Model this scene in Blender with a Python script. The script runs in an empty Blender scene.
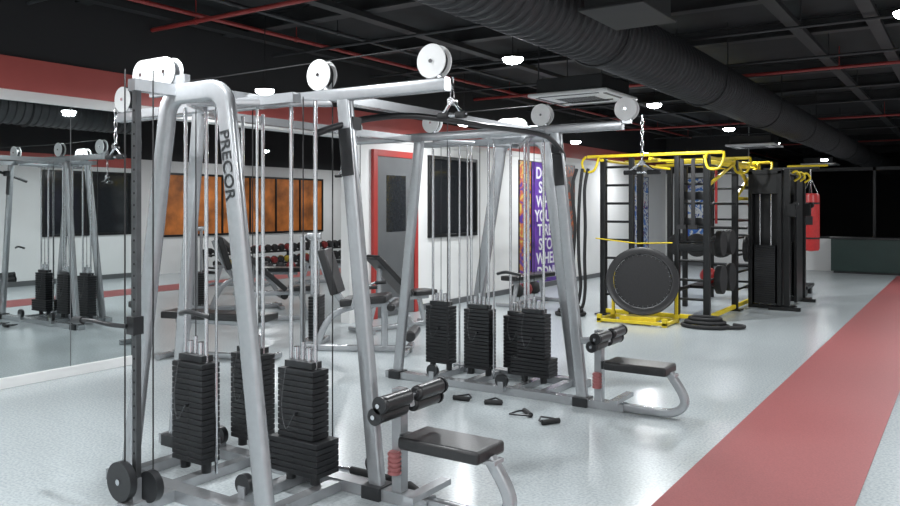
import bpy, math, random
from mathutils import Vector, Matrix
random.seed(3)
sc=bpy.context.scene
sc.view_settings.view_transform='Standard'
sc.view_settings.look='None'

# ------------------------------------------------------------ materials
def mat(name,col,rough=.5,metal=0.,var=.0,scale=20.,emit=None,estr=0.,bump=0.):
    m=bpy.data.materials.new(name); m.use_nodes=True
    nt=m.node_tree; b=nt.nodes['Principled BSDF']
    b.inputs['Base Color'].default_value=(*col,1); b.inputs['Roughness'].default_value=rough
    b.inputs['Metallic'].default_value=metal
    if emit: b.inputs['Emission Color'].default_value=(*emit,1); b.inputs['Emission Strength'].default_value=estr
    tc=nt.nodes.new('ShaderNodeTexCoord'); n=nt.nodes.new('ShaderNodeTexNoise')
    n.inputs['Scale'].default_value=scale; n.inputs['Detail'].default_value=4
    nt.links.new(tc.outputs['Object'],n.inputs['Vector'])
    if var>0:
        r=nt.nodes.new('ShaderNodeValToRGB')
        r.color_ramp.elements[0].position=.3; r.color_ramp.elements[1].position=.7
        r.color_ramp.elements[0].color=(*[c*(1-var) for c in col],1)
        r.color_ramp.elements[1].color=(*[min(1,c*(1+var)) for c in col],1)
        nt.links.new(n.outputs['Fac'],r.inputs['Fac']); nt.links.new(r.outputs['Color'],b.inputs['Base Color'])
    if bump>0:
        bp=nt.nodes.new('ShaderNodeBump'); bp.inputs['Strength'].default_value=bump; bp.inputs['Distance'].default_value=.01
        nt.links.new(n.outputs['Fac'],bp.inputs['Height']); nt.links.new(bp.outputs['Normal'],b.inputs['Normal'])
    return m
SILVER=mat('silver_paint',(.40,.415,.43),.26,.6,.04,30)
WHITE=mat('white_plastic',(.72,.73,.73),.4,0,.02)
BLACK=mat('black_plastic',(.014,.015,.017),.38,0,.15)
IRON=mat('cast_iron_plate',(.013,.014,.016),.5,.2,.25,60)
RUBBER=mat('black_rubber',(.012,.012,.013),.7,0,.2,40)
VINYL=mat('black_vinyl',(.015,.015,.016),.33,0,.15,80,bump=.1)
CHROME=mat('chrome',(.66,.67,.69),.16,1.)
DSTEEL=mat('dark_steel',(.13,.135,.14),.3,.8,.1)
STEELB=mat('black_powder_steel',(.010,.011,.012),.4,.3,.15)
YELLOW=mat('yellow_paint',(.74,.56,.02),.4,0,.06)
YELLD=mat('yellow_rubber',(.35,.25,.02),.5,0,.06)
REDV=mat('red_vinyl',(.48,.03,.03),.35,0,.1)
REDD=mat('dark_red_rubber',(.20,.02,.02),.5,0,.1)
REDP=mat('red_pipe_paint',(.26,.03,.027),.45,0,.1)
CEIL=mat('ceiling_black',(.010,.0115,.013),.8,0,.3,3)
CEILB=mat('ceiling_steel_dark',(.014,.0155,.017),.6,0,.2,4)
DUCT=mat('duct_dark',(.030,.032,.035),.55,.1,.2,5)
WALLW=mat('wall_white_paint',(.74,.745,.74),.6,0,.03,2)
WALLR=mat('wall_red_paint',(.42,.085,.075),.55,0,.08,2)
WALLK=mat('wall_black_paint',(.015,.015,.017),.7,0,.1,2)
MIRROR=mat('mirror_glass',(.68,.73,.73),.01,1.)
DARKG=mat('dark_window_glass',(.02,.022,.025),.08,0,.1)
GREYD=mat('grey_door_paint',(.10,.105,.11),.45,0,.08,3)
REDF=mat('red_door_frame',(.36,.035,.03),.4,0,.08,3)
ORANGE=mat('orange_blind',(.36,.11,.02),.6,0,.7,2.5,emit=(1,.33,.05),estr=.05)
LANE=mat('red_rubber_lane',(.30,.078,.078),.55,0,.14,90,bump=.05)
GREEN=mat('green_counter',(.008,.028,.024),.35,0,.1,4)
LAMP=mat('lamp_emitter',(1,1,1),.5,0,0,1,emit=(.95,.98,1),estr=110)
SLEEVE=mat('red_spring',(.34,.12,.12),.5)

def floor_mat():
    m=bpy.data.materials.new('vinyl_floor'); m.use_nodes=True; nt=m.node_tree; b=nt.nodes['Principled BSDF']
    tc=nt.nodes.new('ShaderNodeTexCoord')
    n=nt.nodes.new('ShaderNodeTexNoise'); n.inputs['Scale'].default_value=60; n.inputs['Detail'].default_value=5
    n2=nt.nodes.new('ShaderNodeTexNoise'); n2.inputs['Scale'].default_value=.6; n2.inputs['Detail'].default_value=2
    br=nt.nodes.new('ShaderNodeTexBrick'); br.offset=0; br.inputs['Scale'].default_value=1.0
    br.inputs['Brick Width'].default_value=.61; br.inputs['Row Height'].default_value=.61; br.inputs['Mortar Size'].default_value=.0025
    br.inputs['Color1'].default_value=(1,1,1,1); br.inputs['Color2'].default_value=(.985,.985,.985,1); br.inputs['Mortar'].default_value=(.90,.91,.91,1)
    for q in (n,n2,br): nt.links.new(tc.outputs['Object'],q.inputs['Vector'])
    r=nt.nodes.new('ShaderNodeValToRGB'); r.color_ramp.elements[0].position=.36; r.color_ramp.elements[1].position=.62
    r.color_ramp.elements[0].color=(.40,.445,.46,1); r.color_ramp.elements[1].color=(.53,.575,.59,1)
    nt.links.new(n.outputs['Fac'],r.inputs['Fac'])
    r2=nt.nodes.new('ShaderNodeValToRGB'); r2.color_ramp.elements[0].position=.3; r2.color_ramp.elements[1].position=.7
    r2.color_ramp.elements[0].color=(.95,.95,.95,1); r2.color_ramp.elements[1].color=(1,1,1,1)
    nt.links.new(n2.outputs['Fac'],r2.inputs['Fac'])
    a=nt.nodes.new('ShaderNodeMixRGB'); a.blend_type='MULTIPLY'; a.inputs[0].default_value=1
    c=nt.nodes.new('ShaderNodeMixRGB'); c.blend_type='MULTIPLY'; c.inputs[0].default_value=1
    nt.links.new(r.outputs[0],a.inputs[1]); nt.links.new(r2.outputs[0],a.inputs[2])
    nt.links.new(a.outputs[0],c.inputs[1]); nt.links.new(br.outputs['Color'],c.inputs[2])
    nt.links.new(c.outputs[0],b.inputs['Base Color'])
    mr=nt.nodes.new('ShaderNodeMapRange'); mr.inputs['To Min'].default_value=.20; mr.inputs['To Max'].default_value=.25
    nt.links.new(n2.outputs['Fac'],mr.inputs['Value']); nt.links.new(mr.outputs[0],b.inputs['Roughness'])
    b.inputs['Specular IOR Level'].default_value=.6
    bp=nt.nodes.new('ShaderNodeBump'); bp.inputs['Strength'].default_value=.05; bp.inputs['Distance'].default_value=.003
    nt.links.new(n.outputs['Fac'],bp.inputs['Height']); nt.links.new(bp.outputs['Normal'],b.inputs['Normal'])
    return m
FLOOR=floor_mat()
def poster_mat(name,cols,scale=3.,dist=1.5):
    m=bpy.data.materials.new(name); m.use_nodes=True; nt=m.node_tree; b=nt.nodes['Principled BSDF']; b.inputs['Roughness'].default_value=.4
    tc=nt.nodes.new('ShaderNodeTexCoord'); n=nt.nodes.new('ShaderNodeTexNoise'); n.inputs['Scale'].default_value=scale
    n.inputs['Detail'].default_value=3; n.inputs['Distortion'].default_value=dist
    nt.links.new(tc.outputs['Object'],n.inputs['Vector'])
    r=nt.nodes.new('ShaderNodeValToRGB'); r.color_ramp.interpolation='CONSTANT'
    while len(r.color_ramp.elements)<len(cols): r.color_ramp.elements.new(.5)
    for i,c in enumerate(cols):
        r.color_ramp.elements[i].position=(0 if i==0 else .34+.32*(i-1)/max(1,len(cols)-2)); r.color_ramp.elements[i].color=(*c,1)
    nt.links.new(n.outputs['Fac'],r.inputs['Fac']); nt.links.new(r.outputs[0],b.inputs['Base Color'])
    return m

# ------------------------------------------------------------ mesh tools
def rrect(w,h,r=.012,n=3):
    p=[]
    for cx,cy,a0 in ((w/2-r,h/2-r,0),(-w/2+r,h/2-r,90),(-w/2+r,-h/2+r,180),(w/2-r,-h/2+r,270)):
        for i in range(n+1):
            a=math.radians(a0+90*i/n); p.append((cx+r*math.cos(a),cy+r*math.sin(a)))
    return p
def circ(r,n=12): return [(r*math.cos(2*math.pi*i/n),r*math.sin(2*math.pi*i/n)) for i in range(n)]
def smooth(pts,k=6,closed=False):
    P=[Vector(p) for p in pts]; out=[]; n=len(P)
    rng=range(n) if closed else range(n-1)
    for i in rng:
        if closed: a,b,c,d=P[i-1],P[i],P[(i+1)%n],P[(i+2)%n]
        else: a,b,c,d=P[max(0,i-1)],P[i],P[i+1],P[min(n-1,i+2)]
        for j in range(k):
            t=j/k; out.append(.5*((2*b)+(c-a)*t+(2*a-5*b+4*c-d)*t*t+(3*b-a-3*c+d)*t**3))
    if not closed: out.append(P[-1])
    return out
class G:
    def __init__(s,name,loc):
        s.loc=Vector(loc); s.o=bpy.data.objects.new(name,None); s.o.empty_display_size=.2
        sc.collection.objects.link(s.o); s.o.location=s.loc
class M:
    def __init__(s,T=None): s.v=[]; s.f=[]; s.T=T or Matrix.Identity(4)
    def add(s,vs,fs):
        o=len(s.v); s.v+=[s.T@Vector(v) for v in vs]; s.f+=[[i+o for i in f] for f in fs]; return s
    def boxc(s,c,size,rot=None):
        R=rot or Matrix.Identity(3); c=Vector(c); vs=[]
        for x in (-.5,.5):
            for y in (-.5,.5):
                for z in (-.5,.5): vs.append(c+R@Vector((x*size[0],y*size[1],z*size[2])))
        return s.add(vs,[(0,1,3,2),(4,6,7,5),(0,4,5,1),(2,3,7,6),(0,2,6,4),(1,5,7,3)])
    def box(s,x0,x1,y0,y1,z0,z1):
        return s.boxc(((x0+x1)/2,(y0+y1)/2,(z0+z1)/2),(x1-x0,y1-y0,z1-z0))
    def sweep(s,pts,prof,ref=None,closed=False):
        P=[Vector(p) for p in pts]; n=len(P); vs=[]; fs=[]; k=len(prof); A=None
        for i in range(n):
            if closed: t=P[(i+1)%n]-P[i-1]
            else: t=P[min(n-1,i+1)]-P[max(0,i-1)]
            if t.length<1e-9: t=Vector((0,0,1))
            t.normalize()
            if ref is not None: a=Vector(ref)
            elif A is not None: a=A
            else: a=Vector((0,0,1)) if abs(t.z)<.9 else Vector((1,0,0))
            a=a-t*a.dot(t)
            if a.length<1e-6: a=Vector((1,0,0))-t*t.x
            a.normalize(); A=a; b=t.cross(a)
            sc_=1.
            if 0<i<n-1 or closed:
                d0=(P[i]-P[i-1]).normalized(); d1=(P[(i+1)%n]-P[i]).normalized()
                cc=max(.5,math.sqrt(max(0,(1+d0.dot(d1))/2))); sc_=1/cc if ref is not None else 1.
            for (x,y) in prof: vs.append(P[i]+a*x+b*y*sc_)
        m=n if closed else n-1
        for i in range(m):
            for j in range(k):
                i2=(i+1)%n; fs.append((i*k+j,i*k+(j+1)%k,i2*k+(j+1)%k,i2*k+j))
        if not closed: fs+= [tuple(range(k))[::-1], tuple((n-1)*k+j for j in range(k))]
        return s.add(vs,fs)
    def tube(s,pts,r,n=10,closed=False): return s.sweep(pts,circ(r,n),None,closed)
    def cyl(s,p0,p1,r,r2=None,n=20):
        p0=Vector(p0); p1=Vector(p1); t=(p1-p0).normalized(); a=Vector((0,0,1)) if abs(t.z)<.9 else Vector((1,0,0))
        a=(a-t*a.dot(t)).normalized(); b=t.cross(a); r2=r if r2 is None else r2; vs=[]
        for p,q in ((p0,r),(p1,r2)):
            for i in range(n):
                w=2*math.pi*i/n; vs.append(p+a*q*math.cos(w)+b*q*math.sin(w))
        fs=[(i,(i+1)%n,n+(i+1)%n,n+i) for i in range(n)]+[tuple(range(n))[::-1],tuple(range(n,2*n))]
        return s.add(vs,fs)
    def lathe(s,prof,c,n=24,axis='z'):
        vs=[];fs=[]; c=Vector(c)
        for (r,z) in prof:
            for i in range(n):
                w=2*math.pi*i/n; x,y=r*math.cos(w),r*math.sin(w)
                vs.append(c+(Vector((x,y,z)) if axis=='z' else Vector((x,z,y)) if axis=='y' else Vector((z,x,y))))
        for k in range(len(prof)-1):
            for i in range(n): fs.append((k*n+i,k*n+(i+1)%n,(k+1)*n+(i+1)%n,(k+1)*n+i))
        fs+=[tuple(range(n))[::-1],tuple((len(prof)-1)*n+i for i in range(n))]
        return s.add(vs,fs)
    def prism(s,outline,y0,y1):
        n=len(outline); vs=[(x,y0,z) for x,z in outline]+[(x,y1,z) for x,z in outline]
        return s.add(vs,[(i,(i+1)%n,n+(i+1)%n,n+i) for i in range(n)]+[tuple(range(n))[::-1],tuple(range(n,2*n))])
    def build(s,name,material,g=None,bev=0.,seg=2,loc=None):
        L=g.loc if g else Vector(loc) if loc else (sum(s.v,Vector())/len(s.v))
        me=bpy.data.meshes.new(name); me.from_pydata([v-L for v in s.v],[],s.f); me.update()
        import bmesh
        bm=bmesh.new(); bm.from_mesh(me); bmesh.ops.recalc_face_normals(bm,faces=bm.faces); bm.to_mesh(me); bm.free()
        me.polygons.foreach_set('use_smooth',[True]*len(me.polygons)); me.set_sharp_from_angle(angle=math.radians(38))
        me.materials.append(material); o=bpy.data.objects.new(name,me); sc.collection.objects.link(o)
        if g: o.parent=g.o
        else: o.location=L
        if bev>0:
            b=o.modifiers.new('bevel','BEVEL'); b.width=bev; b.segments=seg; b.limit_method='ANGLE'; b.angle_limit=math.radians(40)
        return o
def text(name,body,size,origin,xax,yax,material,g,align='LEFT',off=.012):
    c=bpy.data.curves.new(name,'FONT'); c.body=body; c.size=size; c.extrude=.0012; c.align_x=align; c.offset=size*off
    c.materials.append(material); o=bpy.data.objects.new(name,c); sc.collection.objects.link(o)
    x=Vector(xax).normalized(); y=Vector(yax).normalized(); z=x.cross(y)
    o.parent=g.o; o.matrix_local=Matrix.Translation(Vector(origin)-g.loc)@Matrix((x,y,z)).transposed().to_4x4()
    return o
def simple(name,x0,x1,y0,y1,z0,z1,m,bev=0):
    return M().box(x0,x1,y0,y1,z0,z1).build(name,m,None,bev)

XL,XR,YB,YF,H=-6.9,1.7,21.0,-4.0,3.6
XA=-15.6
YO0,YO1=4.75,8.0
# ------------------------------------------------------------ room shell
simple('floor',XA-.2,XR+.2,YF-.2,36.2,-.1,0,FLOOR)
simple('ceiling',XA-.2,XR+.2,YF-.2,36.2,H,H+.1,CEIL)
simple('running_lane',-1.38,-.5,YF+.01,YB-.75,0,.005,LANE)
simple('running_lane',-13.3,-12.4,3.2,20.8,0,.005,LANE)
simple('wall_left',XL-.15,XL,YF,YO0,0,H,WALLW)
simple('wall_left_rear',XL-.15,XL,YO1,36,0,H,WALLW)
simple('wall_left_header',XL-.15,XL,YO0,YO1,2.47,H,WALLW)
simple('wall_bay',XA-.15,XA,3.0,21.1,0,H,WALLW)
simple('wall_bay_front',XA,XL-.15,2.85,3.0,0,H,WALLW)
simple('wall_bay_rear',XA,XL-.15,21.0,21.12,0,H,WALLW)
simple('trim_7',XA,XA+.03,3,21,2.62,H,WALLK)
simple('wall_right',XR,XR+.15,YF,36,0,H,WALLW)
simple('wall_front',XL,XR,YF-.15,YF,0,H,WALLW)
simple('wall_far',XL,XR,36,36.15,0,H,WALLK)
simple('wall_back',XL,-4.75,YB,YB+.12,0,H,WALLW)
simple('wall_partition',-4.75,XR,YB,YB+.12,0,.78,WALLW)
w=M()
for x in (-4.72,-3.3,-1.9,-.5,.9): w.box(x-.03,x+.03,YB+.02,YB+.1,.78,2.5)
w.box(-4.75,XR,YB+.02,YB+.1,2.42,2.5); w.box(-4.75,XR,YB+.02,YB+.1,.78,.83)
w.build('window_1',STEELB)
simple('trim_1',XL,XL+.06,YF,YB,2.56,2.84,WALLR)
simple('trim_2',XL,XL+.03,YF,YB,2.47,2.56,WALLW)
simple('trim_3',XL,XL+.03,YF,YB,2.84,H,WALLK)
simple('trim_4',XL+.03,-4.75,YB-.03,YB,2.45,H,WALLK)
simple('trim_5',XR-.03,XR,YF,YB,2.62,H,WALLK)
simple('trim_6',XR-.04,XR,YF,YB,2.40,2.62,WALLR)
simple('baseboard_left',XL,XL+.035,YF,YO0,0,.09,WALLW,.004)
simple('baseboard_left_rear',XL,XL+.03,9.52,YB,0,.09,GREYD,.004)
simple('baseboard_back',XL+.02,-4.75,YB-.02,YB,0,.1,GREYD)
simple('baseboard_right',XR-.02,XR,YF,YB,0,.1,GREYD)
g=G('wall_mirror',(XL,2,1.3))
M().box(XL,XL+.012,YF+.3,YO0-.02,.09,2.47).build('mirror_sheet',MIRROR,g)
m=M()
for y in (-1.9,.1,2.1,4.1): m.box(XL+.012,XL+.014,y-.003,y+.003,.09,2.47)
m.box(XL,XL+.02,YO0-.02,YO0,.09,2.47)
m.build('mirror_joints',GREYD,g)
g=G('door_1',(XL,8.98,0))
m=M(); y0,y1=8.45,9.5
m.box(XL,XL+.05,y0,y0+.09,0,2.35); m.box(XL,XL+.05,y1-.09,y1,0,2.35); m.box(XL,XL+.05,y0+.09,y1-.09,2.26,2.35)
m.build('frame',REDF,g,.004)
M().box(XL,XL+.035,y0+.09,y1-.09,.01,2.26).build('leaf',GREYD,g,.003)
M().box(XL+.035,XL+.04,y0+.3,y1-.3,1.2,2.0).build('glass',DARKG,g)
M().tube([(XL+.035,y1-.2,1.05),(XL+.09,y1-.2,1.05),(XL+.09,y1-.32,1.05)],.01).build('handle',CHROME,g)
def window(name,x,s,y0,y1,z0,z1,pane,n=2):
    g=G(name,(x,(y0+y1)/2,(z0+z1)/2)); m=M()
    f=.05
    def bx(a,b,c,d,w=.04): m.box(min(x,x+s*w),max(x,x+s*w),a,b,c,d)
    bx(y0,y1,z0,z0+f); bx(y0,y1,z1-f,z1)
    for i in range(n+1):
        yy=y0+(y1-y0-f)*i/n; bx(yy,yy+f,z0+f,z1-f)
    m.build('frame',STEELB,g,.003)
    M().box(min(x,x+s*.012),max(x,x+s*.012),y0+.01,y1-.01,z0+.01,z1-.01).build('pane',pane,g)
window('window_2',XL,1,9.8,11.2,1.08,2.34,DARKG,1)
window('window_3',XR,-1,4.0,5.6,.95,2.3,DARKG,2)
window('window_4',XR,-1,8.6,10.6,.95,2.3,DARKG,2)
window('window_5',XA,1,11.4,16.9,.85,2.35,ORANGE,6)
window('window_6',XR,-1,17.4,20.4,.95,2.3,DARKG,3)
window('window_7',XA,1,9.6,10.7,.85,2.35,DARKG,1)

# posters
PUR=poster_mat('poster_purple',[(.05,.02,.16),(.09,.03,.25),(.12,.04,.30),(.05,.02,.14)])
YLW=poster_mat('poster_yellow',[(.60,.38,.03),(.40,.10,.05),(.10,.10,.10),(.60,.48,.12)],5)
MIX=poster_mat('poster_mix',[(.10,.03,.3),(.09,.04,.25),(.45,.12,.05),(.55,.42,.1),(.12,.04,.3)],4)
BLU=poster_mat('poster_blue',[(.03,.10,.5),(.05,.2,.6),(.75,.78,.8),(.03,.06,.3),(.7,.1,.1)],4)
def wposter(y0,y1,z0,z1,pm,lines,size,tm,dz=.95):
    g=G('motivational_poster',(XL,(y0+y1)/2,(z0+z1)/2))
    M().box(XL+.001,XL+.012,y0,y1,z0,z1).build('panel',pm,g)
    m=M(); f=.015
    m.box(XL+.001,XL+.018,y0-f,y0,z0,z1); m.box(XL+.001,XL+.018,y1,y1+f,z0,z1); m.box(XL+.001,XL+.018,y0-f,y1+f,z1,z1+f); m.build('edge',BLACK,g)
    z=z1-.18-size*.4
    for i,l in enumerate(lines):
        text('lettering_%d'%(i+1),l,size,(XL+.0135,(y0+y1)/2,z),(0,1,0),(0,0,1),tm,g,'CENTER',.02); z-=size*dz
wposter(12.7,13.15,.1,2.4,MIX,[],.2,YELLOW)
wposter(13.2,14.5,.1,2.4,PUR,["DON'T",'STOP','WHEN','YOU\'RE','TIRED','STOP','WHEN','DONE'],.31,WHITE,.88)
wposter(14.55,15.1,.1,2.4,YLW,[],.28,PUR)
wposter(18.4,19.6,.5,2.3,BLU,['FIT','CREW'],.4,WHITE)
g=G('wall_banner',(-5.9,YB,1.4))
M().box(-6.4,-5.6,YB-.045,YB-.03,.4,2.3).build('panel',BLU,g)
M().box(-6.45,-5.55,YB-.03,YB,2.3,2.33).build('rail',BLACK,g)

# ------------------------------------------------------------ ceiling services
for y in (-2.6,-.9,.8,2.5,4.2,5.9,7.6,9.3,12.0,13.8,15.6,19.2,23,27,31):
    m=M(); m.box(XL,XR,y-.07,y+.07,3.43,3.445); m.box(XL,XR,y-.012,y+.012,3.445,3.585); m.box(XL,XR,y-.07,y+.07,3.585,3.6)
    m.build('ceiling_beam',CEILB)
for x in (-6.5,-4.9,-1.5,-.8,.6):
    m=M(); m.box(x-.06,x+.06,YF,36,3.37,3.38); m.box(x-.06,x-.052,YF,36,3.38,3.42); m.box(x+.052,x+.06,YF,36,3.38,3.42)
    for y in range(-3,36,3): m.cyl((x,y,3.38),(x,y,3.6),.006,n=6)
    m.build('cable_tray',CEILB)
def pipe(p0,p1,r,mt,name='sprinkler_pipe'):
    m=M(); p0=Vector(p0); p1=Vector(p1); m.cyl(p0,p1,r,n=12); L=(p1-p0).length; t=(p1-p0).normalized(); d=.7
    while d<L:
        q=p0+t*d; m.cyl(q-t*.015,q+t*.015,r*1.35,n=12); m.cyl(q,(q.x,q.y,3.6),.006,n=6); d+=2.4
    m.build(name,mt)
for y in (4.95,11.1,17.4,24): pipe((XL,y,3.33),(XR,y,3.33),.022,REDP)
for x in (-6.2,): pipe((x,YF,3.395),(x,36,3.395),.022,REDP)
for y in (1.4,3.1,3.7,6.6,8.4,10.2,13,14.8,20): pipe((XL,y,3.33),(XR,y,3.33),.016,DUCT,'conduit_pipe')
for x in (-5.6,-4.1,-3.2): pipe((x,YF,3.395),(x,36,3.395),.02,DUCT,'conduit_pipe')
DX,DZ=-2.54,2.98
prof=[]; y=YF+.02
while y<35.9:
    prof+=[(.255,y),(.255,y+.075),(.273,y+.085),(.273,y+.105),(.255,y+.115)]; y+=.115
g=G('ventilation_duct',(DX,0,DZ))
m=M(); m.lathe(prof,(DX,0,DZ),32,'y'); m.build('duct_pipe',DUCT,g)
m=M()
for y in range(-3,36,3):
    m.tube([(DX+.285*math.cos(a),y,DZ+.285*math.sin(a)) for a in [math.pi*(1+i/12) for i in range(13)]],.01,6)
    for s in (-1,1): m.cyl((DX+s*.285,y,DZ),(DX+s*.285,y,3.6),.007,n=6)
m.build('hangers',CEILB,g)
g=G('ceiling_fan_coil',(-1.85,4.9,3.0)); m=M(); m.box(-2.1,-1.72,4.75,5.35,2.84,3.14); m.box(-2.13,-1.69,4.72,5.38,2.82,2.84)
for x in (-2.05,-1.76):
    for y in (4.8,5.3): m.cyl((x,y,3.14),(x,y,3.6),.008,n=6)
m.build('housing',CEILB,g,.008)
def cassette(x,y):
    g=G('ac_cassette',(x,y,2.8)); s=.475
    m=M(); m.box(x-s,x+s,y-s,y+s,2.79,2.83); m.build('panel',WHITE,g,.012)
    m=M(); m.box(x-.40,x+.40,y-.40,y+.40,2.83,3.0); m.build('housing',CEILB,g,.01)
    m=M()
    for a,b,c,d in ((-.36,.36,-.43,-.39),(-.36,.36,.39,.43),(-.43,-.39,-.36,.36),(.39,.43,-.36,.36)): m.box(x+a,x+b,y+c,y+d,2.784,2.792)
    m.build('louvres',GREYD,g,.002)
    m=M(); m.box(x-.27,x+.27,y-.27,y+.27,2.782,2.792)
    m.build('grille_frame',WHITE,g,.003)
    m=M()
    for i in range(12): m.box(x-.24,x+.24,y-.235+i*.04,y-.225+i*.04,2.778,2.784)
    m.build('grille_slots',GREYD,g)
    m=M()
    for a in (-.38,.38):
        for b in (-.38,.38): m.cyl((x+a,y+b,2.99),(x+a,y+b,3.6),.008,n=6)
    m.build('rods',CEILB,g)
for y in (-.2,8.4,17.0,25.5): cassette(-3.72,y)
def spot(x,y,z=2.86,P=54):
    g=G('ceiling_spotlight',(x,y,z)); m=M()
    m.cyl((x,y,z+.04),(x,y,3.6),.005,n=8)
    m.lathe([(.05,.045),(.082,.035),(.096,.012),(.06,.012)],(x,y,z)); m.build('housing',STEELB,g)
    m=M(); m.lathe([(.092,.012),(.092,.0),(.078,-.02),(.045,-.034),(.01,-.038)],(x,y,z)); m.build('lamp_face',LAMP,g)
    l=bpy.data.lights.new('lamp','AREA'); l.shape='DISK'; l.size=.14; l.energy=P; l.color=(.95,.98,1.)
    o=bpy.data.objects.new('lamp',l); sc.collection.objects.link(o); o.parent=g.o; o.location=(0,0,-.042)
LAMP.node_tree.nodes['Principled BSDF'].inputs['Emission Strength'].default_value=45
for y in (-1.35,2.4,6.15,9.9,13.65,17.4): spot(-3.4,y)
for y in (-1.9,1.85,5.6,9.35,13.1,16.85): spot(-5.95,y,2.72,44)
for y in (-1.35,2.4,6.15,9.9,13.65,17.4): spot(-.35,y,2.86)
spot(-3.4,24,2.86,15)
for x,y in ((-10,6.5),(-9.5,10.5),(-13.8,9),(-13.8,13),(-13.8,17),(-10.5,15)): spot(x,y,2.86,42)
def added_fill(x,y):  # unseen fill light added to brighten camera-facing machine fronts, given a fixture housing
    g=G('added_fill_light',(x,y,2.95)); m=M(); m.box(x-.65,x+.65,y-.09,y+.09,2.96,3.02)
    for s in (-.5,.5): m.cyl((x+s,y,3.02),(x+s,y,3.6),.006,n=6)
    m.build('housing',WHITE,g,.004)
    l=bpy.data.lights.new('tube','AREA'); l.shape='RECTANGLE'; l.size=1.24; l.size_y=.14; l.energy=38; l.color=(.97,.985,1)
    o=bpy.data.objects.new('tube',l); sc.collection.objects.link(o); o.parent=g.o; o.location=(0,0,.004)
for x,y in ((-1.4,-2.6),(-4.9,-2.9),(.7,.4),(.7,-2.2)): added_fill(x,y)

# ------------------------------------------------------------ main cable machine
g=G('cable_crossover_machine',(-3.5,4.5,0))
fr=M(); wh=M(); bk=M(); ch=M(); pl=M(); vn=M(); cb=M(); rd=M(); ds=M()
P10=rrect(.055,.11,.02); P8=rrect(.055,.09,.015)
def pulley(x,y,z,r=.088,gap=.024,arm=True):
    for s in (-1,1): wh.cyl((x,y+s*gap,z),(x,y+s*(gap+.007),z),r,n=36)
    bk.cyl((x,y-gap+.003,z),(x,y+gap-.003,z),r*.78,n=28)
    ch.cyl((x,y-gap-.014,z),(x,y+gap+.014,z),.011,n=10)
    if arm: fr.boxc((x,y,z-r*.75),(.07,gap*2-.004,r))
def stadium(x,y,z,L,r):
    o=[(x+L/2+r*math.cos(math.radians(a)),z+r*math.sin(math.radians(a))) for a in range(-90,91,12)]+[(x-L/2+r*math.cos(math.radians(a)),z+r*math.sin(math.radians(a))) for a in range(90,271,12)]
    for s in (-1,1): wh.prism(o,y+s*.027-.004,y+s*.027+.004)
    for s in (-1,1): bk.cyl((x+s*L/2,y-.02,z),(x+s*L/2,y+.02,z),r*.8,n=28); ch.cyl((x+s*L/2,y-.04,z),(x+s*L/2,y+.04,z),.012,n=10)
def stack(x,y,n=18,wide=0):
    z=.12; w,d=.26,.125
    for sx in (-.09,.09):
        ch.cyl((x+sx,y,.06),(x+sx,y,2.12),.0115,n=10); bk.cyl((x+sx,y,.06),(x+sx,y,.12),.028,n=14)
    for i in range(n):
        ww=w+.1 if i<wide else w; dd=d+.05 if i<wide else d
        pl.boxc((x,y,z+.0145),(ww,dd,.0275))
        cb.boxc((x,y-dd/2-.001,z+.0145),(.03,.002,.008)); z+=.031
    ch.cyl((x-.045,y,z),(x-.045,y,z+.11),.018,n=12); ch.cyl((x+.045,y,z),(x+.045,y,z+.11),.018,n=12)
    bk.boxc((x,y,z+.02),(.2,.08,.035)); ch.cyl((x,y,z+.02),(x,y,z+.14),.012,n=10)
    cb.cyl((x,y,z+.12),(x,y,2.15),.0035,n=6)
    zz=.12+.031*10+.0145; bk.cyl((x+.02,y-d/2-.004,zz),(x+.02,y-d/2-.03,zz),.008,n=10)
    ds.tube(smooth([(x+.02,y-d/2-.03,zz),(x-.03,y-d/2-.04,zz-.08),(x-.07,y-d/2-.03,zz+.05),(x-.06,y-d/2-.01,z)],5),.0025,6)
    return z
def tower(Y,s,xr=0.):
    Ya=Y+s*.6; c=-3.42
    hl,hr=.20,.28
    pts=[(c-.53,Ya,.06),(c-hl-.01,Ya,1.96)]
    for i in range(0,7):
        a=math.radians(180-90*i/6); pts.append((c-hl+.12+.12*math.cos(a),Ya,2.03+.12*math.sin(a)))
    for i in range(0,7):
        a=math.radians(90-90*i/6); pts.append((c+hr-.12+.12*math.cos(a),Ya,2.03+.12*math.sin(a)))
    pts+=[(c+hr+.01,Ya,1.96),(c+.555,Ya,.06)]
    fr.sweep(pts,P10,(0,1,0))
    fr.sweep([(-2.65+xr,Y,.05),(-2.88+xr,Y,2.15)],P8,(0,1,0)); fr.sweep([(-4.34,Y,.05),(-4.1,Y,2.15)],P8,(0,1,0))
    fr.sweep([(-4.93,Y,2.17),(-2.2,Y,2.17)],rrect(.06,.07,.012),(0,1,0))
    fr.box(c-.035,c+.035,min(Y,Ya),max(Y,Ya),2.13,2.19)
    for x in (-3.95,-2.98): fr.sweep([(x,Y,2.13),(c,Ya,2.1)],rrect(.04,.05,.01),(0,0,1))
    fr.box(-4.45,-2.3+xr,Y-.045,Y+.045,0.002,.062); fr.box(c-.68,c+.68,Ya-.05,Ya+.05,0.002,.062)
    y0,y1=sorted((Y,Ya))
    for x in (-4.0,-3.62,-3.16,-2.9): fr.box(x-.035,x+.035,y0+.04,y1-.04,.002,.055)
    fr.box(-4.25,-2.95,Y+s*.3-.03,Y+s*.3+.03,2.1,2.15)
    for x in (-4.34,-2.65+xr): bk.boxc((x,Y,.035),(.12,.13,.07))
    for x in (c-.53,c+.555): fr.boxc((x,Ya,.03),(.18,.13,.056))
tower(3.3,-1); tower(5.7,1,.12)
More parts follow.
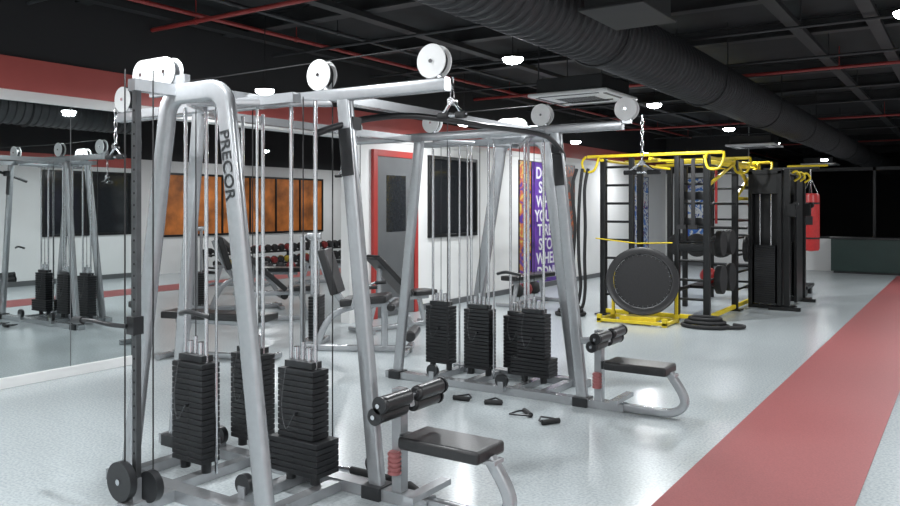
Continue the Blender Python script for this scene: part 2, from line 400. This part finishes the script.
fr.box(-2.93,-2.85,3.3,5.7,2.12,2.17); fr.box(-4.13,-4.05,3.3,5.7,2.12,2.17)
stack(-3.67,2.93); stack(-3.72,3.40,17); stack(-3.03,3.13,18,6)
stack(-4.07,6.0,17);stack(-3.64,5.98,17);stack(-3.10,5.98,17,5);stack(-3.35,6.18,15)
for x in (-4.87,-3.05,-2.28): pulley(x,3.3,2.29)
for x in (-4.87,-3.96,-2.88,-2.17): pulley(x,5.7,2.29)
stadium(-3.70,2.70,2.275,.20,.08); fr.boxc((-3.6,2.7,2.2),(.3,.035,.1))
stadium(-3.5,6.3,2.275,.14,.08); fr.boxc((-3.5,6.3,2.2),(.2,.035,.1))
CXc=-3.54
ds.box(CXc-.017,CXc+.017,2.445,2.475,.05,2.2)
fr.box(CXc-.05,CXc+.05,2.38,2.75,.002,.06); fr.box(CXc-.03,CXc+.03,2.43,2.72,2.14,2.2)
for i in range(30): cb.cyl((CXc,2.443,.3+i*.06),(CXc,2.445,.3+i*.06),.006,n=8)
bk.cyl((CXc-.05,2.43,.16),(CXc-.05,2.39,.16),.10,n=32); fr.boxc((CXc-.02,2.45,.1),(.08,.05,.15)); bk.cyl((CXc+.06,2.52,.13),(CXc+.06,2.48,.13),.08,n=32)
ch.cyl((CXc-.05,2.395,.16),(CXc-.05,2.383,.16),.016,n=12)
bk.boxc((CXc,2.45,.95),(.06,.06,.09))
bk.tube(smooth([(CXc,2.4,.95),(CXc-.10,2.37,.955),(CXc-.24,2.36,.965),(CXc-.38,2.37,.955)],5),.012); bk.cyl((CXc-.32,2.365,.96),(CXc-.41,2.372,.952),.02,n=14)
for x,y in ((CXc-.04,2.42),(CXc+.05,2.52)): cb.cyl((x,y,.2),(x,y,2.25),.004,n=6)
for x,y in ((-3.1,2.78),(-3.9,3.3),(-2.75,3.40),(-3.9,5.62),(-3.2,5.6)): bk.cyl((x,y-.018,.13),(x,y+.018,.13),.055,n=24); fr.boxc((x,y,.085),(.05,.05,.08))
for x,y in ((-3.3,2.62),(-3.15,5.62)):
    bk.tube(smooth([(x-.1,y,1.0),(x,y-.03,1.02),(x+.12,y,1.0)],4),.013)
for x,y in ((-4.785,3.3),(-4.785,5.7),(-2.97,3.3),(-3.8,5.7)): cb.cyl((x,y,.13),(x,y,2.3),.004,n=6)
for Y in (3.3,5.7):
    cb.tube([(-4.87,Y,2.375),(-3.96,Y,2.36),(-2.28,Y,2.375)],.004,6)
for x,y in ((-3.52,2.95),(-3.27,3.02),(-3.9,6.05),(-3.2,6.05),(-3.45,5.9),(-3.75,5.95)):
    ch.cyl((x,y,.06),(x,y,2.12),.008,n=8)
def station(Y,d):
    T=Matrix.Translation((d,0,0))
    for q in (fr,vn,bk,ch,rd): q.T=T
    fr.sweep(smooth([(-2.35,Y,.035),(-2.08,Y,.035),(-1.93,Y,.045),(-1.845,Y,.11),(-1.86,Y,.20),(-1.95,Y,.33)],6),rrect(.055,.06,.012),(0,1,0))
    fr.boxc((-2.10,Y,.318),(.4,.09,.02))
    vn.boxc((-2.18,Y,.355),(.48,.26,.065))
    fr.box(-2.53,-2.47,Y-.03,Y+.03,.05,.60); fr.sweep([(-2.68,Y,.50),(-2.42,Y,.54)],rrect(.04,.05,.01),(0,1,0))
    for x,z in ((-2.42,.575),(-2.45,.515)):
        ch.cyl((x,Y-.29,z),(x,Y+.29,z),.012,n=10); bk.cyl((x,Y-.275,z),(x,Y-.265,z),.044); bk.cyl((x,Y+.265,z),(x,Y+.275,z),.044)
        vn.cyl((x,Y-.26,z),(x,Y-.03,z),.041,n=24); vn.cyl((x,Y+.03,z),(x,Y+.26,z),.041,n=24)
    fr.boxc((-2.32,Y,.10),(.06,.34,.03)); bk.boxc((-2.44,Y,.34),(.07,.07,.06))
    rd.cyl((-2.50,Y-.045,.16),(-2.50,Y-.045,.28),.030,n=16)
    for i in range(5): rd.cyl((-2.50,Y-.045,.165+i*.024),(-2.50,Y-.045,.177+i*.024),.037,n=16)
    for q in (fr,vn,bk,ch,rd): q.T=Matrix.Identity(4)
station(3.3,0); station(5.7,.11)
bk.tube(smooth([(-2.97,3.17,1.95),(-2.90,3.25,1.99),(-2.81,3.45,2.05),(-2.74,3.8,2.09),(-2.70,4.5,2.09),(-2.66,5.2,2.09),(-2.68,5.5,2.05),(-2.72,5.75,1.97),(-2.80,5.9,1.9)],6),.019,12)
bk.boxc((-2.85,3.33,2.01),(.07,.07,.07)); bk.boxc((-2.73,5.66,2.01),(.07,.07,.07))
def sticker(Y,z0,z1,xr):
    xf=lambda z:-2.65+xr-.23*(z-.05)/2.1
    bk.sweep([(xf(z0),Y-.0285,z0),(xf(z1),Y-.0285,z1)],rrect(.003,.085,.0014),(0,1,0))
sticker(3.3,1.72,1.98,0); sticker(5.7,1.72,1.98,.12)
fr.build('frame',SILVER,g); wh.build('pulley_guards',WHITE,g,.002); bk.build('black_fittings',BLACK,g,.003); ds.build('slide_column',DSTEEL,g,.001)
ch.build('guide_rods',CHROME,g); pl.build('weight_stacks',IRON,g,.003); vn.build('pads',VINYL,g,.016,3); cb.build('cables',RUBBER,g); rd.build('springs',SLEEVE,g)
dx=Vector((.265,0,-1.90)).normalized(); up=Vector((0,-1,0)).cross(dx)
o=Vector((-3.42+.29,2.7-.0285,1.95))+dx*.01-up*.034
text('logo','PRECOR',.096,o,dx,up,BLACK,g)

def hang(x,y,z0,z1,L):
    g=G('cable_row_handle',(x,y,z1)); m=M()
    n=max(2,int((z0-z1-.05)/.035))
    for i in range(n):
        z=z0-(i+.5)*(z0-z1-.03)/n; h=(z0-z1-.03)/n*.6
        ring=[]
        for k in range(10):
            a=2*math.pi*k/10; u,v=.011*math.cos(a),h*math.sin(a)
            ring.append((x+(u if i%2 else 0),y+(0 if i%2 else u),z+v))
        m.tube(ring,.0035,6,True)
    m.tube([(x,y,z1+.03),(x-L*.28,y,z1-.03),(x-L*.5,y,z1-.05)],.009); m.tube([(x,y,z1+.03),(x+L*.28,y,z1-.03),(x+L*.5,y,z1-.05)],.009)
    m.tube([(x-L*.5,y,z1-.05),(x+L*.5,y,z1-.05)],.009)
    m.cyl((x,y-.02,z1+.02),(x,y+.02,z1+.02),.02); m.build('chain_and_bar',CHROME,g)
    m=M(); m.cyl((x-L*.5,y,z1-.05),(x-L*.15,y,z1-.05),.018); m.cyl((x+L*.15,y,z1-.05),(x+L*.5,y,z1-.05),.018); m.build('grips',RUBBER,g)
hang(-2.17,3.3,2.20,2.06,.16); hang(-2.05,5.7,2.24,1.86,.28)
hang(-4.99,3.3,2.24,1.95,.2); hang(-4.99,5.7,2.24,1.9,.2)
g=G('lat_pulldown_bar',(-2.9,3.5,.03))
M().tube(smooth([(-3.3,3.42,.028),(-3.15,3.47,.022),(-2.95,3.50,.022),(-2.7,3.50,.022),(-2.55,3.46,.028),(-2.42,3.38,.03)],5),.014).build('bar',CHROME,g)
m=M(); m.tube([(-3.3,3.42,.03),(-3.15,3.47,.025)],.022,14); m.tube([(-2.56,3.465,.03),(-2.42,3.38,.032)],.022,14); m.tube([(-3.0,3.495,.024),(-2.7,3.5,.024)],.021,14); m.build('grips',RUBBER,g)
def stirrup(x,y,a):
    T=Matrix.Translation((x,y,.02))@Matrix.Rotation(a,4,'Z'); g=G('cable_stirrup_handle',(x,y,.02))
    M(T).cyl((-.07,0,0),(.07,0,0),.019).build('grip',RUBBER,g)
    M(T).tube([(-.07,0,0),(-.06,.06,0),(0,.14,0),(.06,.06,0),(.07,0,0)],.007,8).build('strap',BLACK,g)
stirrup(-3.12,5.33,.4); stirrup(-2.75,5.2,2.4); stirrup(-2.50,5.08,1.0); stirrup(-3.4,5.3,.1)

# ------------------------------------------------------------ leg extension + benches
def leg_machine(x,y,rot):
    T=Matrix.Translation((x,y,0))@Matrix.Rotation(rot,4,'Z'); g=G('leg_extension_machine',(x,y,0)); f=M(T);v=M(T);b=M(T);c=M(T);p=M(T)
    R=rrect(.05,.07,.012)
    f.sweep([(-.55,0,.035),(.6,0,.035)],R,(0,1,0)); f.sweep([(-.5,-.3,.03),(-.5,.3,.03)],R,(0,0,1)); f.sweep([(.55,-.3,.03),(.55,.3,.03)],R,(0,0,1))
    f.sweep(smooth([(-.45,0,.04),(-.3,0,.35),(-.05,0,.48),(.35,0,.52)],5),R,(0,1,0)); f.sweep([(.3,0,.04),(.3,0,.5)],R,(0,1,0))
    f.sweep(smooth([(-.1,0,.45),(-.3,0,.75),(-.42,0,1.05)],5),R,(0,1,0))
    v.boxc((.1,0,.56),(.5,.42,.08),Matrix.Rotation(-.1,3,'Y')); v.boxc((-.28,0,.86),(.09,.38,.5),Matrix.Rotation(-.3,3,'Y'))
    f.sweep(smooth([(.38,.26,.5),(.5,.26,.35),(.58,.26,.22)],5),R,(0,1,0)); v.cyl((.6,-.22,.2),(.6,.26,.2),.06)
    v.cyl((.4,-.22,.5),(.4,.26,.5),.045)
    for s in (-.27,.27): f.tube(smooth([(0,s,.5),(.05,s,.66),(.18,s,.72),(.22,s,.72)],4),.014); b.cyl((.15,s,.71),(.27,s,.72),.02)
    for s in (-.1,.1): c.cyl((-.55,.42+s,.05),(-.55,.42+s,1.2),.011)
    for i in range(14): p.boxc((-.55,.42,.09+i*.034),(.12,.28,.03))
    f.sweep([(-.65,.2,.02),(-.65,.2,1.22),(-.65,.64,1.22),(-.65,.64,.02)],rrect(.05,.05,.01),(1,0,0)); f.sweep([(-.65,.42,1.22),(-.5,.42,1.22)],R,(0,1,0))
    f.box(-.68,-.45,.2,.64,.002,.06)
    f.build('frame',SILVER,g); v.build('pads',VINYL,g,.02,3); b.build('grips',RUBBER,g); c.build('rods',CHROME,g); p.build('weight_stack',IRON,g,.003)
leg_machine(-5.5,6.5,.5); leg_machine(-9.2,8.2,1.0)
def bench(x,y,rot,inc=0):
    T=Matrix.Translation((x,y,0))@Matrix.Rotation(rot,4,'Z'); g=G('weight_bench',(x,y,0)); f=M(T);v=M(T)
    R=rrect(.05,.06,.012)
    f.sweep([(-.55,0,.035),(.55,0,.035)],R,(0,1,0))
    for s in (-.55,.55): f.sweep([(s,-.25,.03),(s,.25,.03)],R,(0,0,1))
    f.sweep([(-.45,0,.04),(-.35,0,.38)],R,(0,1,0)); f.sweep([(.45,0,.04),(.35,0,.38)],R,(0,1,0)); f.sweep([(-.5,0,.38),(.5,0,.38)],R,(0,1,0))
    if inc:
        v.boxc((.38,0,.44),(.36,.28,.07)); v.boxc((-.12,0,.68),(.75,.28,.07),Matrix.Rotation(.75,3,'Y')); f.sweep([(-.3,0,.4),(-.28,0,.78)],R,(0,1,0))
    else: v.boxc((0,0,.445),(1.2,.29,.075))
    f.build('frame',SILVER,g); v.build('pad',VINYL,g,.018,3)
bench(-6.4,5.4,.3); bench(-6.1,8.0,1.3,1); bench(-7.9,7.6,.9,1); bench(-10.4,9.9,.5); bench(-11.0,12.0,.6,1); bench(-5.9,11.2,1.5); bench(-12.0,10.6,.5,1)
# dumbbell rack in the bay
g=G('dumbbell_rack',(-14.6,14.8,0)); f=M(); d=M(); dr=M(); h=M(); YD=M()
ya,yb=12.2,17.6; x=-14.7
for y in (ya,(ya+yb)/2,yb): f.box(x-.35,x+.25,y-.03,y+.03,.002,.06); f.sweep([(x-.25,y,.03),(x-.28,y,.56)],rrect(.06,.06,.01),(0,1,0))
for (xx,z) in ((x+.08,.12),(x-.14,.40)):
    f.box(xx-.14,xx-.10,ya,yb,z,z+.03); f.box(xx+.10,xx+.14,ya,yb,z,z+.03)
    for y in (ya,(ya+yb)/2,yb): f.sweep([(xx+.12,y,z),(x-.26,y,z+.02)],rrect(.04,.04,.008),(0,1,0))
    y=ya+.15
    while y<yb-.1:
        r=.075+.02*(y-ya)/4.5; zz=z+.03+r; mm=random.choice([d,d,d,d,d,d,d,dr,YD])
        for s in (-.12,.12): mm.cyl((xx+s-.05,y,zz),(xx+s+.05,y,zz),r,n=6)
        h.cyl((xx-.08,y,zz),(xx+.08,y,zz),.014,n=10); y+=.23
f.build('rack_frame',STEELB,g); d.build('dumbbells_black',RUBBER,g,.006); dr.build('dumbbells_red',REDD,g,.006); YD.build('dumbbells_yellow',YELLD,g,.006); h.build('handles',CHROME,g)
def kettle(xx,yy,mt):
    g=G('kettlebell',(xx,yy,0)); m=M(); h=M()
    m.lathe([(.06,0.002),(.10,.03),(.12,.10),(.10,.17),(.06,.21),(.02,.215)],(xx,yy,0),20)
    h.tube(smooth([(xx,yy-.06,.18),(xx,yy-.07,.26),(xx,yy,.31),(xx,yy+.07,.26),(xx,yy+.06,.18)],4),.016)
    m.build('bell',mt,g); h.build('handle',IRON,g)
for i in range(9): kettle(-13.9,12.5+i*.36,[REDD,RUBBER,RUBBER,RUBBER,REDD,RUBBER,RUBBER,YELLD,RUBBER][i])
for i in range(3): kettle(-6.55,12.0+i*.32,[RUBBER,REDD,RUBBER][i])

# ------------------------------------------------------------ functional rig
g=G('functional_training_rig',(-3.7,12.2,0)); b=M(); y_=M(); c=M()
U=rrect(.085,.085,.008)
X0,X1=-4.42,-2.95
for x in (X0,X1):
    for y in (10.7,12.2,13.7):
        q=y_ if (x==X1 and y==13.7) else b
        q.sweep([(x,y,.01),(x,y,2.25)],U,(0,1,0)); b.boxc((x,y,.012),(.2,.2,.02))
for x in (-4.0,-3.35): b.sweep([(x,10.7,.01),(x,10.7,2.25)],rrect(.07,.07,.008),(0,1,0))
for y in (12.2,13.7): b.sweep([(-3.7,y,.01),(-3.7,y,2.25)],rrect(.07,.07,.008),(0,1,0))
for i in range(8):
    z=.3+i*.26
    b.cyl((X0,10.7,z),(-4.0,10.7,z),.018,n=10); b.cyl((-3.35,10.7,z),(X1,10.7,z),.018,n=10)
    b.cyl((X1,10.7,z),(X1,12.2,z),.015,n=10) if i%2 else None
    b.cyl((X1,12.2,z),(X1,13.7,z),.018,n=10); b.cyl((-3.7,13.7,z),(X1,13.7,z),.018,n=10)
for z in (1.0,1.35,1.7): b.sweep([(-3.35,10.7,z),(-2.95,10.7,z)],rrect(.05,.11,.01),(0,1,0))
for y in (10.7,12.2,13.7): y_.sweep([(X0-.25,y,2.28),(X1+.2,y,2.28)],rrect(.045,.045,.01),(0,1,0))
for x in (X0,-3.7,X1): y_.sweep([(x,10.6,2.22),(x,13.8,2.22)],rrect(.04,.04,.01),(1,0,0))
for i in range(8): y_.cyl((-3.7,10.9+i*.38,2.2),(X1,10.9+i*.38,2.2),.015,n=10)
for x,y in ((X0-.18,10.7),(X1+.12,10.7),(X1+.12,12.2),(X1+.12,13.7)):
    y_.tube(smooth([(x-.1,y,2.28),(x-.12,y-.08,2.2),(x-.08,y-.11,2.08),(x,y-.12,2.05),(x+.08,y-.11,2.08),(x+.12,y-.08,2.2),(x+.1,y,2.28)],4),.018,10)
y_.sweep([(X0,10.7,.06),(-3.0,10.7,.06)],rrect(.05,.06,.01),(0,1,0))
y_.sweep([(X1,12.25,1.7),(X1,13.65,2.2)],rrect(.05,.05,.01),(1,0,0)); y_.sweep([(X1,12.25,2.2),(X1,13.65,1.7)],rrect(.05,.05,.01),(1,0,0)); y_.sweep([(X1,12.25,1.68),(X1,13.65,1.68)],rrect(.05,.05,.01),(1,0,0))
y_.sweep([(X1,10.8,1.85),(X1,12.15,2.2)],rrect(.04,.04,.01),(1,0,0)); y_.sweep([(X1,10.75,.06),(X1,13.65,.06)],rrect(.05,.06,.01),(1,0,0))
y_.tube([(X0-.1,10.64,1.10),(-3.9,10.63,1.04),(-3.4,10.64,1.06)],.009,8)
for i,(yy,z) in enumerate([(11.1,.55),(11.1,1.05),(11.6,.55),(11.6,1.05),(12.7,.9),(13.1,.9)]):
    c.cyl((X1+.03,yy,z),(X1+.12,yy,z),.2-.02*(i%2),n=28)
b.cyl((-4.3,13.65,1.2),(-3.1,13.65,1.2),.025)
for s in (-4.2,-3.9,-3.5): c.cyl((s,13.6,.9),(s,13.5,.9),.2,n=28)
b.sweep([(-3.35,10.7,.42),(-3.35,12.2,.42)],rrect(.05,.05,.01),(1,0,0)); b.box(-3.35,-2.95,11.2,11.9,.40,.44)
b.build('uprights',STEELB,g,.002); y_.build('yellow_beams',YELLOW,g); c.build('bumper_plates',RUBBER,g,.01)
m=M()
for x,yy,z,r in ((-3.15,11.5,.56,.12),(-3.2,11.8,.53,.1)): m.lathe([(r*math.sin(math.pi*k/12)+.001,-r*math.cos(math.pi*k/12)) for k in range(13)],(x,yy,z))
m.tube([(-3.2,12.1,2.1),(-3.2,12.1,1.3)],.02)
m.tube(smooth([(-2.9,12.9,1.6),(-2.86,12.9,1.3),(-2.9,12.9,1.0)],4),.03); m.boxc((-2.88,13.3,1.25),(.06,.22,.35)); m.build('red_accessories',REDV,g)
m=M()
for x,yy in ((-3.25,10.58),(-3.1,10.58)): m.boxc((x,yy,1.75),(.05,.02,.9)); m.boxc((x,yy,1.28),(.12,.05,.06))
m.build('suspension_straps',RUBBER,g)
g=G('battle_rope',(-4.68,10.55,0)); m=M()
for s in (0,1,2):
    x=-4.62-.075*s; yy=10.5-.03*s; k=.02*math.sin(s*2.1)
    m.tube(smooth([(x,yy+.1,2.1),(x-.01+k,yy,1.8),(x-k,yy,1.3),(x-.01,yy,.8),(x+k,yy,.4),(x-.03,yy-.03,.12),(x-.12,yy-.1,.035)],6),.024,10)
for k in range(3):
    r=.2-.04*k; m.tube([(-4.78+r*math.cos(a),10.35+r*math.sin(a),.03+.045*k) for a in [2*math.pi*i/20 for i in range(20)]],.026,10,True)
m.build('rope',RUBBER,g)
g=G('battle_rope',(-2.85,10.3,0)); m=M()
for k in range(3):
    r=.24-.04*k; m.tube([(-2.85+r*math.cos(a)*1.2,10.25+r*math.sin(a)*.9,.03+.045*k) for a in [2*math.pi*i/24 for i in range(24)]],.024,10,True)
m.tube(smooth([(-2.62,10.2,.03),(-2.45,10.25,.03),(-2.4,10.4,.03),(-2.55,10.48,.03)],5),.024,10)
m.build('rope',RUBBER,g)
T=Matrix.Translation((-3.66,10.19,.565))@Matrix.Rotation(.38,4,'Z')@Matrix.Rotation(math.radians(66),4,'X')
g=G('mini_trampoline',(-3.66,10.15,.6))
ringp=[(.43*math.cos(2*math.pi*i/48),.43*math.sin(2*math.pi*i/48),0) for i in range(48)]
M(T).sweep(ringp,rrect(.035,.10,.014),(0,0,1),True).build('padded_rim',VINYL,g)
M(T).cyl((0,0,-.006),(0,0,.0),.375,n=48).build('jumping_mat',mat('trampoline_mat',(.010,.010,.011),.85,0,.3,60),g)
m=M(T)
for i in range(36):
    a=2*math.pi*i/36; m.cyl((.35*math.cos(a),.35*math.sin(a),.004),(.39*math.cos(a),.39*math.sin(a),.004),.004,n=6)
m.build('springs',DSTEEL,g)
m=M(T)
for i in range(6):
    a=2*math.pi*(i+.5)/6; m.cyl((.42*math.cos(a),.42*math.sin(a),0),(.42*math.cos(a),.42*math.sin(a),-.12),.014,n=10)
m.build('legs',STEELB,g)
g=G('equipment_platform',(-3.65,10.1,0)); m=M(); m.box(-4.2,-3.25,9.92,9.97,.02,.06); m.box(-4.2,-3.25,10.42,10.47,.02,.06); m.box(-4.2,-4.15,9.97,10.42,.02,.06); m.box(-3.30,-3.25,9.97,10.42,.02,.06)
for x in (-4.17,-3.28):
    for yy in (9.95,10.44): m.box(x-.03,x+.03,yy-.03,yy+.03,.002,.11)
m.box(-3.90,-3.40,9.97,10.15,.06,.11)
for x in (-4.17,-3.28): m.sweep([(x,10.44,.06),(x,10.44,.62)],rrect(.04,.04,.008),(0,1,0))
m.sweep([(-4.17,10.44,.62),(-3.28,10.44,.62)],rrect(.04,.04,.008),(0,1,0))
m.build('yellow_stand',YELLOW,g,.004)

# ------------------------------------------------------------ dual pulley machine
g=G('dual_pulley_trainer',(-2.6,13.5,0)); b=M(); p=M(); c=M(); y_=M()
for yc in (12.75,14.1):
    b.box(-2.88,-2.34,yc-.03,yc+.03,.002,.06); b.box(-2.86,-2.80,yc-.12,yc+.12,.06,2.1); b.box(-2.44,-2.38,yc-.12,yc+.12,.06,2.1)
    b.box(-2.80,-2.44,yc+.05,yc+.07,.06,2.05); b.box(-2.86,-2.38,yc-.12,yc+.12,2.05,2.12); b.box(-2.80,-2.44,yc-.12,yc+.05,1.75,2.05)
    for s in (-.08,.08): c.cyl((-2.62+s,yc-.05,.06),(-2.62+s,yc-.05,1.8),.009,n=8)
    for i in range(26): p.boxc((-2.62,yc-.05,.10+i*.034),(.30,.12,.031))
    b.box(-2.36,-2.28,yc-.04,yc+.04,.01,2.12); b.boxc((-2.26,yc,1.5),(.12,.1,.2)); b.cyl((-2.2,yc-.02,1.58),(-2.2,yc+.02,1.58),.05)
    b.box(-2.55,-2.1,yc-.20,yc-.14,.002,.05); b.box(-2.5,-2.2,yc-.14,yc+.13,.002,.05)
b.box(-2.86,-2.76,12.75,14.1,2.04,2.12); b.box(-2.44,-2.34,12.75,14.1,2.04,2.12); b.box(-2.30,-2.26,13.2,13.7,.06,2.05)
b.cyl((-2.3,12.7,2.05),(-2.3,14.2,2.05),.018)
for yy in (13.0,13.4,13.9): y_.tube(smooth([(-2.3,yy,2.07),(-2.24,yy+.06,2.1),(-2.2,yy+.12,2.02),(-2.28,yy+.1,1.95)],4),.016)
b.build('columns',STEELB,g,.004); p.build('weight_stacks',IRON,g,.003); c.build('rods',CHROME,g); y_.build('yellow_hooks',YELLOW,g)
g=G('punching_bag',(-2.5,16.0,0)); R_=.155
m=M(); m.lathe([(.02,.72),(R_-.02,.74),(R_,.78),(R_,1.76),(R_-.015,1.8),(.02,1.81)],(-2.5,16,0),28); m.build('bag',REDV,g)
m=M()
for z in (.95,1.6): m.lathe([(R_-.01,z),(R_+.003,z+.002),(R_+.003,z+.035),(R_-.01,z+.037)],(-2.5,16,0),28)
m.boxc((-2.5,16-R_-.001,1.3),(.12,.006,.16)); m.build('bands',BLACK,g)
m=M()
for a in range(4): m.tube([(-2.5+.13*math.cos(a*1.571),16+.13*math.sin(a*1.571),1.79),(-2.5,16,2.1)],.006,6)
m.cyl((-2.5,16,2.1),(-2.5,16,2.25),.012); m.build('chains',CHROME,g)
m=M(); m.sweep([(-3.3,16.0,.02),(-3.3,16,2.28),(-2.35,16,2.28)],rrect(.07,.07,.01),(0,1,0)); m.sweep([(-3.3,16,1.8),(-2.85,16,2.26)],rrect(.05,.05,.01),(0,1,0)); m.box(-3.6,-2.9,15.6,16.4,.002,.05); m.build('stand',STEELB,g)
m=M(); m.tube([(-2.9,15.95,2.32),(-2.2,15.95,2.32)],.02); m.build('yellow_bar',YELLOW,g)
g=G('aerobic_step',(-2.35,15.0,0)); m=M(); m.box(-2.75,-2.35,14.75,15.45,.12,.18)
for yy in (14.85,15.35): m.box(-2.72,-2.38,yy-.08,yy+.08,.002,.12)
m.build('step',BLACK,g,.012)
g=G('reception_counter',(-1.3,20.6,0)); m=M(); m.box(-2.75,.6,20.4,20.9,.05,.80); m.build('body',GREEN,g,.008)
m=M(); m.box(-2.79,.64,20.36,20.94,.80,.84); m.box(-2.70,.55,20.45,20.85,.001,.05); m.build('top_and_plinth',BLACK,g,.004)

# ------------------------------------------------------------ world + camera
wd=bpy.data.worlds.new('world'); sc.world=wd; wd.use_nodes=True
wd.node_tree.nodes['Background'].inputs[0].default_value=(.05,.06,.08,1); wd.node_tree.nodes['Background'].inputs[1].default_value=.3
cd=bpy.data.cameras.new('camera'); cam=bpy.data.objects.new('camera',cd); sc.collection.objects.link(cam)
cam.location=(0,0,1.55); cam.rotation_euler=(math.radians(90),0,math.radians(33.5))
cd.sensor_width=36; cd.lens=36*787/900; cd.shift_y=-46/900; cd.clip_start=.05
sc.camera=cam
